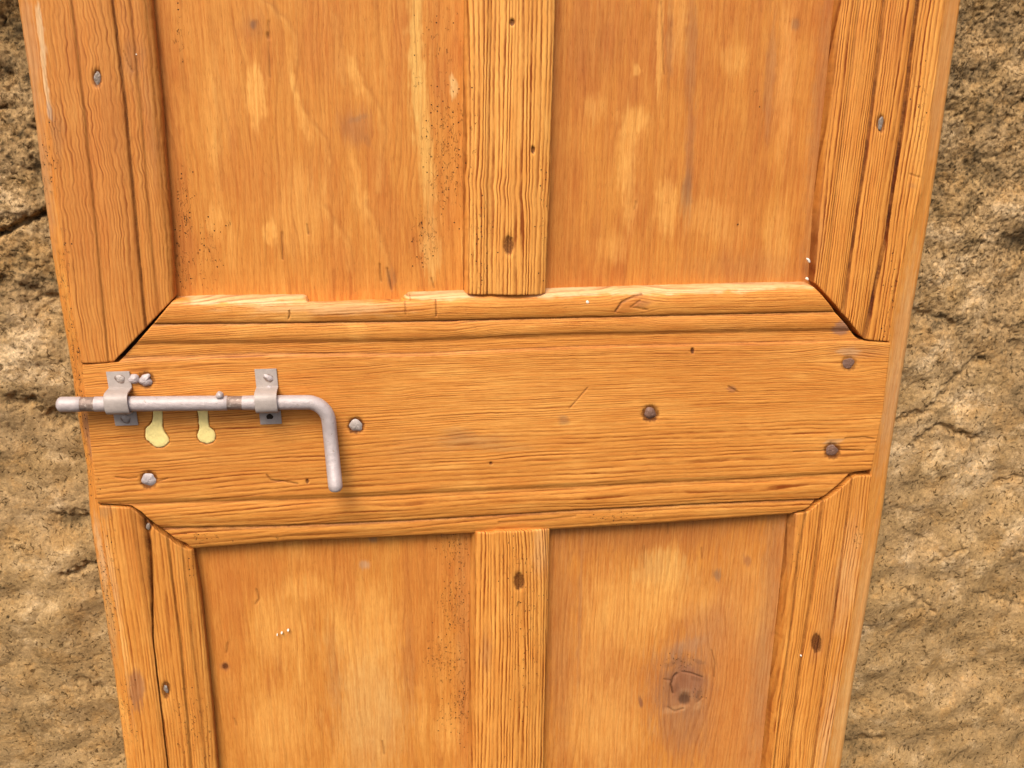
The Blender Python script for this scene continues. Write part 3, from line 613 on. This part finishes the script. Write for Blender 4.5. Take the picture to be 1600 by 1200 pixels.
panel([(815,830),(800,1200)], [(1275,800),(1245,1200)], [(810,810),(1290,780)], None, seed=191, freq=0.17, amp=0.28, warp=(8.0, 0.02, 170.0), patch=0.50, tone=-0.26, rough=0.5,
    knots=[(1080,1085,52,.92),(1130,890,8,.7),(1178,888,8,.7)],
    marks=[(1000,840,170,40,-3,(.42,.16,.04),.7,.7),(1150,1080,90,160,0,(.52,.235,.085),.5,.8),(950,1080,60,160,0,(.54,.24,.08),.35,.8),(1040,905,40,30,0,(.72,.42,.13),.65,.5),(1060,950,70,30,0,LIGHT,.4,.6),(990,970,50,60,-25,LIGHT,.5,.6),(930,1010,26,90,8,LIGHT,.3,.6),(950,1150,60,60,0,LIGHT,.5,.6),(1050,930,14,70,10,LIGHT,.4,.5),
           (1077,1088,52,64,0,(.42,.19,.075),.65,.6),(1077,1085,38,44,0,(.34,.165,.075),.8,.35),(1080,1083,26,27,0,(.33,.15,.075),.85,.2),(1073,1150,40,44,0,(.36,.165,.07),.5,.7),(1060,1124,20,5,-12,(.55,.30,.13),.5,.5),(1096,1118,9,5,-50,(.55,.30,.13),.5,.4),(1085,1022,30,10,-20,(.36,.24,.16),.4,.6),
           (1080,1100,14,9,20,(.40,.22,.11),.7,.3),(1078,1108,9,8,0,(.17,.085,.045),.9,.3),(1066,1090,5,9,0,(.22,.10,.05),.5,.4),(1095,1075,8,4,0,(.22,.10,.05),.5,.4),(1100,1100,4,8,30,(.2,.1,.05),.6,.4),(1130,911,6,9,0,GREY,.7,.5),(1178,888,6,8,0,(.33,.12,.05),.7,.4),(1115,1000,40,40,0,(.50,.24,.09),.4,.6),(1150,1100,30,90,5,O_,.5,.7),
           (880,1000,18,200,0,(.44,.19,.06),.5,.7),(912,960,3,120,2,(.40,.18,.07),.5,.4),(1210,1000,18,200,5,(.40,.21,.085),.6,.8),(1008,1113,3,8,-10,(.25,.1,.05),.8,.4),(1180,950,30,60,0,LIGHT,.3,.7),(1060,1050,16,4,-20,(.25,.12,.06),.5,.4),(1100,1048,10,3,20,(.25,.12,.06),.5,.4)],  # strip along the right border is painted shade next to the stile
    cracks=[([(1059,1098),(1056,1085),(1060,1072),(1066,1067)],1.5,.95),([(1074,1064),(1090,1067),(1106,1073)],1.2,.7),([(1121,1030),(1126,1050),(1125,1072)],1.1,.6),([(1045,1076),(1056,1078)],1.1,.5),([(1098,1112),(1106,1105)],1.2,.5),
            ([(1051,1120),(1062,1127),(1075,1122)],1.4,.5),([(1052,825),(1052,845)],1.1,.5),([(1014,865),(1014,900)],1.1,.4),([(1105,868),(1106,885)],1.1,.4)],
    worm=[(1075,1050,30,16,.6),(1100,1100,14,14,.6)], label='lower right panel with big dark knot')
# hidden plywood backing keeps the joints dark and the light out, as the tenons behind do
def box(name, x0, x1, y0, y1, z0, z1, mat, parent):
    V = [(x, y, z) for x in (x0, x1) for y in (y0, y1) for z in (z0, z1)]
    F = [(0,1,3,2),(4,6,7,5),(0,4,5,1),(2,3,7,6),(0,2,6,4),(1,5,7,3)]
    me = bpy.data.meshes.new(name); me.from_pydata(V, [], F); return link(name, me, parent, mat)
DARKWOOD = N('shadowed_old_wood'); DARKWOOD.b.inputs['Base Color'].default_value = (.10, .045, .018, 1); DARKWOOD.b.inputs['Roughness'].default_value = .9
_n = DARKWOOD.noise(DARKWOOD.n('ShaderNodeTexCoord').outputs['Object'], 90., 5.); DARKWOOD.put(DARKWOOD.b.inputs['Base Color'], DARKWOOD.mix(_n, (.12,.055,.02,1), (.06,.028,.012,1)))
xl, _ = P(75., 570., 0); xr, _ = P(1425., 570., 0)
box('back_board', float(xl)+.035, float(xr)-.035, 0.0245, 0.034, Z_BOT, Z_TOP, DARKWOOD.m, DOOR)

# ------------------------------------------------------------------ nails, filler, specks
def nail(x, y, rx, ry, mat, depth=0.6, dome=1.2, ang=0, facets=False, seed=0, name='nail', label=None, parent=None, Y=None, notch=0.0):
    """irregular hammered head; rx, ry in photo pixels; depth = mm its rim lies under the face"""
    rn = random.Random(seed); k = 0.556
    X, Z = P(float(x), float(y), 0 if Y is None else Y); y0 = (depth*0.001 if Y is None else Y)
    n = 28; ringsn = 7; a = math.radians(ang)
    ph = [rn.uniform(0, 6.28) for _ in range(4)]
    V = []; F = []
    V.append((float(X), y0-dome*0.001, float(Z)))
    for j in range(1, ringsn+1):
        f = j/ringsn
        for i in range(n):
            th = 2*math.pi*i/n
            w = 1+0.07*math.sin(2*th+ph[0])+0.07*math.sin(3*th+ph[1])+0.045*math.sin(5*th+ph[2])
            if facets: w *= 1-0.07*abs(math.sin(3*th+ph[3]))
            u, v_ = rx*k*f*w*math.cos(th), ry*k*f*w*math.sin(th)
            if notch and abs(th-0.3) < .5: u *= 1-notch*(1-abs(th-.3)/.5)
            hx = u*math.cos(a)-v_*math.sin(a); hz = u*math.sin(a)+v_*math.cos(a)
            h = dome*(1-f**2.6)+(0.14*math.sin(4*th+ph[1]+f*3) if f < .95 else 0)*min(1, dome)
            V.append((float(X)+hx*.001, y0-h*.001, float(Z)+hz*.001))
    for i in range(n):
        V.append((V[1+(ringsn-1)*n+i][0], y0+0.003, V[1+(ringsn-1)*n+i][2]))
    for i in range(n): F.append((0, 1+(i+1) % n, 1+i))
    for j in range(ringsn):
        for i in range(n):
            p, q_ = 1+j*n+i, 1+j*n+(i+1) % n
            F.append((p, q_, q_+n, p+n))
    me = bpy.data.meshes.new(name); me.from_pydata(V, [], F)
    me.polygons.foreach_set('use_smooth', [not facets]*len(F)); me.update()
    o = link(name, me, parent or DOOR, mat)
    if label: o['label'] = label
    return o
nail(152,122,4.6,12,GREYIRON,.9,.5,-6,seed=1); nail(1377,193,4,11,GREYIRON,.9,.4,0,seed=2); nail(795,383,4.5,9.5,GREYIRON,2.7,.4,8,seed=3)
nail(811,907,6,9,RUST,3.0,.5,12,seed=4); nail(259,1078,3.6,8,GREYIRON,1.0,.4,8,seed=5); nail(231,824,3.6,5,GREYIRON,1.0,.5,0,seed=6); nail(1276,1005,3.6,8.5,RUST,2.2,.3,0,seed=7)
nail(1326,568,10.5,10.5,RUST,.5,.35,0,seed=8,label='flat brown nail head at the right end of the rail'); nail(1300,704,11.5,11,RUST,.7,.7,0,seed=9)
nail(1016,646,11.2,11,RUST,1.2,2.8,0,facets=False,seed=10,label='domed brown nail head in the middle of the rail')
nail(556,665,11.5,11.5,SILVER_FLAT,1.0,1.8,0,facets=True,seed=11,label='silver painted faceted nail head beside the bolt handle')
nail(232,750,12.5,12,SILVER,1.2,1.8,10,facets=True,seed=12,label='silver painted nail head below the bolt')
nail(209,592,8.6,8.8,SILVER,-.6,3.4,0,seed=13,name='screw_head'); nail(228,594,10.5,11,SILVER,-.2,2.6,0,facets=True,seed=14,name='screw_head',notch=.45)

def filler(poly, seed):
    a = np.array(poly); c = a.mean(0)
    # resample the outline smoothly, add slight wobble
    pts = []
    for i in range(len(a)):
        p0, p1, p2, p3 = a[i-1], a[i], a[(i+1) % len(a)], a[(i+2) % len(a)]
        for t in (0, .25, .5, .75):
            pts.append(.5*((2*p1)+(-p0+p2)*t+(2*p0-5*p1+4*p2-p3)*t*t+(-p0+3*p1-3*p2+p3)*t**3))
    pts = np.array(pts); rn = np.random.RandomState(seed); pts += rn.randn(*pts.shape)*.35
    n = len(pts); V = []; F = []; rings = [1.0, .97, .9, .7, .45, .2]
    ys = [1.2, .0, -.35, -.45, -.5, -.5]
    for f, yy in zip(rings, ys):
        for p in pts:
            q = c+(p-c)*f; X, Z = P(q[0], q[1], 0)
            V.append((float(X), (yy+0.12*math.sin(q[0]*.8)*math.cos(q[1]*.6))*.001, float(Z)))
    X, Z = P(c[0], c[1], 0); V.append((float(X), -.0005, float(Z)))
    for j in range(len(rings)-1):
        for i in range(n):
            p, q = j*n+i, j*n+(i+1) % n; F.append((p, q, q+n, p+n))
    for i in range(n): F.append(((len(rings)-1)*n+i, (len(rings)-1)*n+(i+1) % n, len(V)-1))
    me = bpy.data.meshes.new('filler_patch'); me.from_pydata(V, [], F); me.polygons.foreach_set('use_smooth', [True]*len(F)); me.update()
    import bmesh
    bm = bmesh.new(); bm.from_mesh(me); bmesh.ops.recalc_face_normals(bm, faces=bm.faces); bm.to_mesh(me); bm.free()
    return link('filler_patch', me, DOOR, PUTTY)
filler(FILL_A, 1)['label'] = 'wide yellow filler in the left keyhole slot'
filler(FILL_B, 2)['label'] = 'narrow yellow filler in the right keyhole slot'
for i, (x, y, r, dd) in enumerate([(918,472,4.0,0.3),(1264,407,2.6,7.5),(1262,436,3.0,8.5),(186,124,1.3,1.5),(213,85,1.5,3.0),(1353,180,1.6,3.5),(440,990,2.2,12.6),(450,986,2.6,12.6),(433,993,1.6,12.6),(1252,1025,1.9,2.0),(1238,1107,1.6,3.5),(1230,1168,1.6,3.5)]):
    nail(x, y, r*.7, r*(.65 if i != 1 else 1.7), WHITEP, dd, .25, i*37, seed=30+i, name='paint_speck', Y=dd*.001)

# ------------------------------------------------------------------ slide bolt
def tube(name, path, radii, mats, parent, segs=28, mat_of=None, cap=True):
    """path: 3-D points, radii per point"""
    pts = [Vector(p) for p in path]; n = len(pts); V = []; F = []; MI = []
    up = Vector((0, -1, 0))
    for i, p in enumerate(pts):
        t = (pts[min(i+1, n-1)]-pts[max(i-1, 0)]).normalized()
        b = t.cross(up).normalized(); u = b.cross(t).normalized()
        for k in range(segs):
            a = 2*math.pi*k/segs; V.append(p+(u*math.cos(a)+b*math.sin(a))*radii[i])
    for i in range(n-1):
        for k in range(segs):
            F.append((i*segs+k, i*segs+(k+1) % segs, (i+1)*segs+(k+1) % segs, (i+1)*segs+k)); MI.append(mat_of(i) if mat_of else 0)
    F.append(tuple(range(segs))[::-1]); MI.append(0); F.append(tuple((n-1)*segs+k for k in range(segs))); MI.append(0)
    me = bpy.data.meshes.new(name); me.from_pydata([tuple(v) for v in V], [], F)
    for m in mats: me.materials.append(m)
    me.polygons.foreach_set('material_index', MI); me.polygons.foreach_set('use_smooth', [True]*len(F)); me.update()
    import bmesh
    bm = bmesh.new(); bm.from_mesh(me); bmesh.ops.recalc_face_normals(bm, faces=bm.faces); bm.to_mesh(me); bm.free()
    return link(name, me, parent)
RY = -0.0130
def R3(x, y, Y=RY):
    X, Z = P(float(x), float(y), Y); return (float(X), Y, float(Z))
path = []; rad = []; seg_mat = []
xs = [88.2, 89.2, 91, 94, 97, 105, 115, 125.5, 126.5, 136, 147, 148.5, 150, 156, 163, 170, 190, 210, 230, 260, 290, 320, 345, 354.5, 355.5, 365, 375, 377, 379, 381, 388, 396, 405, 420, 435, 450, 465, 478]
for x in xs:
    y = 632-(x-88)*0.0085
    r = 6.75
    if x < 96: r = 6.75*math.sqrt(max(0.05, 1-((96-x)/8.2)**2))
    if 126 < x < 148: r = 6.4
    if 355 < x < 380: r = 6.3
    if 379 <= x < 396: r = 6.55
    path.append(R3(x, y)); rad.append(r*.001)
    seg_mat.append(1 if (126 <= x < 147.5 or 355 <= x < 378.5) else 0)
cx_, cy_ = 480, 659.5
for k in range(1, 12):
    a = math.pi/2*k/12; path.append(R3(480+34*math.sin(a), 661.5-33*math.cos(a), RY-0.0008*k/12)); rad.append(.0066); seg_mat.append(0)
for f in np.linspace(0, 1, 14):
    path.append(R3(514.5+9.5*f, 665+94*f, RY-0.001-0.018*f*f)); rad.append(.0065+.0001*f); seg_mat.append(0)
for dy, q in ((4, .93), (6.5, .78), (8.0, .5), (8.6, .2)):
    path.append(R3(524+dy*.1, 759+dy, RY-0.019)); rad.append(.0066*q); seg_mat.append(0)
BOLT = tube('slide_bolt', path, rad, [SILVER, BARE], DOOR, mat_of=lambda i: seg_mat[i])
BOLT['label'] = 'silver painted slide bolt rod with bent handle'
# wire turns of paint drips near the handle's tip
for yy in (736, 744, 752):
    f = (yy-665)/94
    nail(514.5+9.5*f+1, yy, 2.2, 1.0, SILVER, 0, .35, 8, seed=yy, name='paint_drip', Y=RY-0.001-0.018*f*f-.0057, parent=BOLT)
# stop pin
def sphere(name, c, r, mat, parent, sx=(1, 1, 1)):
    import bmesh
    bm = bmesh.new(); bmesh.ops.create_uvsphere(bm, u_segments=20, v_segments=12, radius=1)
    for v in bm.verts:
        n_ = 1+.06*math.sin(5*v.co.x+3*v.co.z)+.04*math.sin(7*v.co.y)
        v.co = Vector((c[0]+v.co.x*r*sx[0]*n_, c[1]+v.co.y*r*sx[1]*n_, c[2]+v.co.z*r*sx[2]*n_))
    me = bpy.data.meshes.new(name); bm.to_mesh(me); bm.free(); me.polygons.foreach_set('use_smooth', [True]*len(me.polygons))
    return link(name, me, parent, mat)
sphere('stop_pin', R3(343.5, 617.5, RY-.002), .0034, SILVER, BOLT, (1, 1.3, 1))

def bracket(cu, cl, yu0, yu1, yl0, yl1, wpx, label):
    """omega strap over the rod: one bent sheet. cu/cl = plate centre x (px) above and below; y* = plate ends (px)"""
    Xu, Zu = P(float(cu), float(yu0), 0); Xl, Zl = P(float(cl), float(yl1), 0)
    _, Zr = P(float((cu+cl)/2), float((yu1+yl0)/2), RY)
    Zc = float(Zr); Ro = .0100; th = .0016
    w = wpx*.556*.001
    prof = [(Zu, -.0020), (Zu-.001, -.0022), (Zc+Ro+.0008, -.0022), (Zc+Ro+.0001, -.0023)]
    for k in range(0, 25):
        a = math.pi*k/24
        cc, ss = math.cos(a), math.sin(a); z = Zc+Ro*math.copysign(abs(cc)**.72, cc); y = RY-Ro*abs(ss)**.72
        if k == 0: prof.append((z, -.0028)); prof.append((z, -.0045)); prof.append((z, RY+.002))
        prof.append((z, y))
        if k == 24: prof.append((z, RY+.002)); prof.append((z, -.0045)); prof.append((z, -.0028))
    prof += [(Zc-Ro-.0001, -.0023), (Zc-Ro-.0008, -.0022), (Zl+.001, -.0022), (Zl, -.0020)]
    prof = [(float(a), float(b)) for a, b in prof]
    n = len(prof); V = []; F = []
    xc = lambda z: float(Xl)+(float(Xu)-float(Xl))*(z-float(Zl))/(float(Zu)-float(Zl))
    # inner side by offsetting along the normal
    inn = []
    for i in range(n):
        z0, y0 = prof[max(i-1, 0)]; z1, y1 = prof[min(i+1, n-1)]
        tz, ty = z1-z0, y1-y0; L = math.hypot(tz, ty) or 1; nz, ny = -ty/L, tz/L
        # point inwards (towards the door / the rod)
        cz, cyy = Zc-prof[i][0], (RY-prof[i][1]) if abs(prof[i][0]-Zc) < Ro*1.02 and prof[i][1] < -.0044 else 1.0
        if abs(prof[i][0]-Zc) >= Ro*1.02: nz, ny = (nz, ny) if ny > 0 else (-nz, -ny)
        elif nz*cz+ny*cyy < 0: nz, ny = -nz, -ny
        inn.append((prof[i][0]+nz*th, prof[i][1]+ny*th))
    ws = [-.5, -.47, 0, .47, .5]
    for side, pr in ((0, prof), (1, inn)):
        for (z, y) in pr:
            for q in ws:
                e = .00025 if abs(q) > .49 and side == 0 else 0
                V.append((xc(z)+q*w, y+e, z))
    m = len(ws)
    for i in range(n-1):
        for j in range(m-1):
            a = i*m+j; F.append((a, a+1, a+m+1, a+m)); b = n*m+a; F.append((b, b+m, b+m+1, b+1))
        for j in (0, m-1):
            a = i*m+j; F.append((a, a+m, n*m+a+m, n*m+a))
    for i in (0, n-1):
        for j in range(m-1):
            a = i*m+j; F.append((a, a+1, n*m+a+1, n*m+a))
    me = bpy.data.meshes.new('bracket'); me.from_pydata(V, [], F)
    import bmesh
    bm = bmesh.new(); bm.from_mesh(me); bmesh.ops.recalc_face_normals(bm, faces=bm.faces); bm.to_mesh(me); bm.free()
    me.polygons.foreach_set('use_smooth', [True]*len(me.polygons))
    me.set_sharp_from_angle(angle=math.radians(32))
    o = link('bracket', me, BOLT, SILVER_FLAT); o['label'] = label
    return o
bracket(184.5, 199, 579.5, 609, 648, 663.5, 35, 'left bolt bracket')
bracket(415, 424, 575.5, 610, 644, 661.5, 34.5, 'right bolt bracket')
YP = -.0022
for _x, _y in ((187.5,591.5),(196.5,654)): nail(_x,_y+.6,7.6,7.6,BARE,0,.12,0,seed=40,name='screw_rim',Y=YP,parent=BOLT)
nail(187.5,591.5,6.8,6.8,SILVER_FLAT,0,1.3,0,seed=41,name='screw_head',Y=YP+.0002,parent=BOLT); nail(196.5,654,6.8,6.5,SILVER_FLAT,0,1.3,0,seed=42,name='screw_head',Y=YP+.0002,parent=BOLT)
nail(419.5,591,7.2,7.2,BARE,0,.15,0,seed=40,name='screw_rim',Y=YP,parent=BOLT); nail(419.5,590,9,5.0,SILVER,0,2.0,-38,seed=43,name='screw_head',Y=YP+.0003,parent=BOLT,facets=False); nail(421,606,6,4,SILVER,0,1.8,0,seed=44,name='screw_head',Y=YP,parent=BOLT)
nail(421.5,651,5.2,5.0,HOLE,0,.06,0,seed=45,name='screw_hole',Y=YP-.0001,parent=BOLT,label='empty screw hole in the right bracket')

# ------------------------------------------------------------------ rock wall
def wall():
    WY = 0.055
    x0, x1, z0, z1 = -0.95, 1.15, 0.38, 1.70
    def spans(a, b, h): n = max(1, int((b-a)/h)); return np.linspace(a, b, n, endpoint=False)
    la, lb = P(0., 600., WY)[0]-.12, P(215., 1200., WY)[0]+.03
    ra, rb = P(1312., 1200., WY)[0]-.03, P(1600., 300., WY)[0]+.14
    xs = np.concatenate([spans(x0, la, .006), spans(la, lb, .00125), spans(lb, ra, .008), spans(ra, rb, .00125), spans(rb, x1+.001, .006)])
    zs = np.concatenate([spans(z0, .58, .005), spans(.58, 1.50, .00135), spans(1.50, z1, .005)])
    X, Z = np.meshgrid(xs, zs, indexing='ij'); xm, zm = X*1000, Z*1000
    px, py = Q(X, Z, WY)
    wx = xm+7*fbm(xm/60, zm/60, 3, 301); wz = zm+7*fbm(xm/60, zm/60, 3, 311)
    up = sstep(760, 250, py)     # the upper part is rougher and lichen-blackened
    D = 15*fbm(wx/130, wz/110, 3, 320)
    rg = ridge((wx+.2*wz)/75, (wz-.1*wx)/70, 3, 330)
    D += (1.0+2.0*up)*(1-rg); D -= 5*np.abs(perlin(wx/62, wz/58, 335))-2
    D += (0.75+2.2*up)*fbm(wx/17, wz/17, 4, 340, .55)
    D += (0.40+1.3*up)*fbm(xm/4.6, zm/4.6, 4, 350, .75)
    pit = np.clip(fbm(xm/6, zm/5.5, 3, 360)-.22, 0, 1); D += 8*pit*(.4+.8*up)
    dark = np.zeros(X.shape); lite = np.zeros(X.shape)
    n1 = fbm(px/14, py/14, 4, 370); n2 = fbm(px/14, py/14, 4, 371)
    qx, qy = px+11*n1, py+11*n2
    for pl, wd, dep, dk in [([(0,366),(38,346),(80,330)],6,13,.8),([(0,348),(30,335)],5,4,.3),([(1366,668),(1400,655),(1440,642),(1462,628),(1490,592),(1535,560)],4.5,8,.6),([(1428,690),(1450,674),(1471,664),(1500,678),(1528,684)],4,9,.75),
                            ([(1440,488),(1462,496),(1484,508)],7,8,.6),([(1410,475),(1440,500)],8,6,.5),([(1455,875),(1480,868),(1503,856)],3.5,5,.55),([(1420,830),(1450,850),(1470,866)],3,3,.3),([(1408,918),(1432,932),(1455,950)],4,6,.5),
                            ([(1560,760),(1600,745)],3,5,.5),([(1580,870),(1600,863)],3,4,.5),([(1330,1170),(1345,1160),(1380,1155)],5,6,.7),([(1490,1190),(1512,1172)],4,5,.7),([(1398,1088),(1420,1095)],4,4,.6),
                            ([(100,897),(130,888),(152,880)],4,7,.5),([(15,622),(35,632),(52,628)],6,6,.6),([(80,650),(110,660)],9,6,.6),([(95,812),(130,812)],9,4,.6),([(0,440),(50,452),(90,470)],7,6,.35),([(120,1060),(160,1080)],8,4,.5),  # first line is a shadow line, darkened in colour as well as carved
                            ([(1540,505),(1590,520)],5,5,.4),([(1480,1060),(1500,1080)],5,4,.4),([(1570,520),(1590,545)],6,6,.5),([(1530,930),(1600,950)],5,5,.5)]:
        dd = seg_dist(qx, qy, pl); g = np.exp(-(dd/wd)**2); dk *= (.6 if pl[0][0] > 1300 else 1); D += (.55 if pl[0][0] > 1300 else 1)*dep*g; dark = np.maximum(dark, dk*g)
    for (x_, y_, rx, ry, k) in [(15,35,40,55,.75),(62,262,16,70,.9),(8,110,16,26,.9),(55,120,20,20,.5),(40,205,40,18,.6),(55,430,45,22,.6),(150,640,20,12,.3),(90,655,24,16,.7),(30,628,34,14,.6),(120,815,34,14,.7),(150,915,14,12,.5),
                            (1510,118,42,20,.8),(1570,40,50,30,.6),(1530,270,90,24,.75),(1590,380,30,20,.7),(1460,500,42,22,.6),(1430,765,26,18,.7),(1500,690,60,12,.3),(1580,640,26,60,.45),(1560,560,40,40,.35),(1570,930,40,16,.55),(1345,1165,24,26,.75),
                            (1505,1185,20,14,.5),(1420,1090,18,10,.5),(1500,30,26,20,.5),(1585,150,30,22,.5),(1470,330,14,30,.5)]:
        q = ((qx-x_)/rx)**2+((qy-y_)/ry)**2; g = np.exp(-q**1.3); dark = np.maximum(dark, k*g); D += 5*k*g
    for (x_, y_, rx, ry, k) in [(35,560,60,50,.7),(20,330,34,30,.7),(70,240,20,60,.3),(40,480,50,20,.3),(1500,430,90,40,.55),(1450,370,60,30,.5),(1500,720,90,60,.6),(1450,560,60,50,.45),(1580,330,40,20,.6),(1560,690,50,60,.4),(1530,620,60,25,.5),
                            (70,860,60,20,.3),(60,950,50,40,.3),(1570,820,50,30,.4),(1500,880,60,40,.35),(40,150,30,22,.4)]:
        q = ((qx-x_)/rx)**2+((qy-y_)/ry)**2; g = np.exp(-q); lite = np.maximum(lite, k*g); D -= 5*k*g
    D = np.clip(D-1, -16, 60)
    near = sstep(-0.46, -0.40, X)*sstep(0.52, 0.47, X); D = np.maximum(D, -12)
    tone = .5+.55*fbm(wx/34, wz/28, 5, 380, .6)+.5*lite-.55*dark-.0
    fleck = sstep(.10, .42, fbm(xm/4.2, zm/3.6, 4, 390, .65))*(.30+.55*up)+sstep(.05, .5, fbm(xm/16, zm/10, 4, 395, .6))*(.25+.35*up)
    tone -= .75*fleck+.9*sstep(.22, .5, fbm(xm/3.6, zm/3.2, 3, 396, .6))*sstep(-.2, .4, fbm(xm/40, zm/30, 2, 397)+.1)
    A = np.array([.73, .525, .300]); B = np.array([.405, .262, .120]); C = np.array([.085, .058, .029])
    hi = sstep(.45, 1.05, tone)[..., None]; lo = sstep(.45, -.35, tone)[..., None]
    col = B*(1-hi)*(1-lo)+A*hi+C*lo
    olive = sstep(-.1, .5, fbm(wx/50, wz/50, 3, 398)+.5*sstep(650, 1050, py))[..., None]
    col = col*(1-.35*olive)+col*np.array([.86, .80, .60])*.35*olive
    Vv = np.stack([X, WY+D*.001, Z], -1).reshape(-1, 3)
    nx, nz = X.shape; idx = np.arange(nx*nz).reshape(nx, nz)
    q = np.stack([idx[:-1, :-1], idx[1:, :-1], idx[1:, 1:], idx[:-1, 1:]], -1).reshape(-1, 4)
    me = mesh_np('stone_wall', Vv, q, {'base': ('FLOAT_COLOR', np.concatenate([col.reshape(-1, 3), np.ones((nx*nz, 1))], 1)), 'rough': ('FLOAT', np.clip(up+.5*sstep(0, .5, fbm(px/70, py/70, 3, 399))-.2, 0, 1))})
    o = link('stone_wall', me, None, ROCK)
    tag(o, 'rough weathered ochre stone wall directly behind the wooden door', 'wall', kind='thing')
wall()
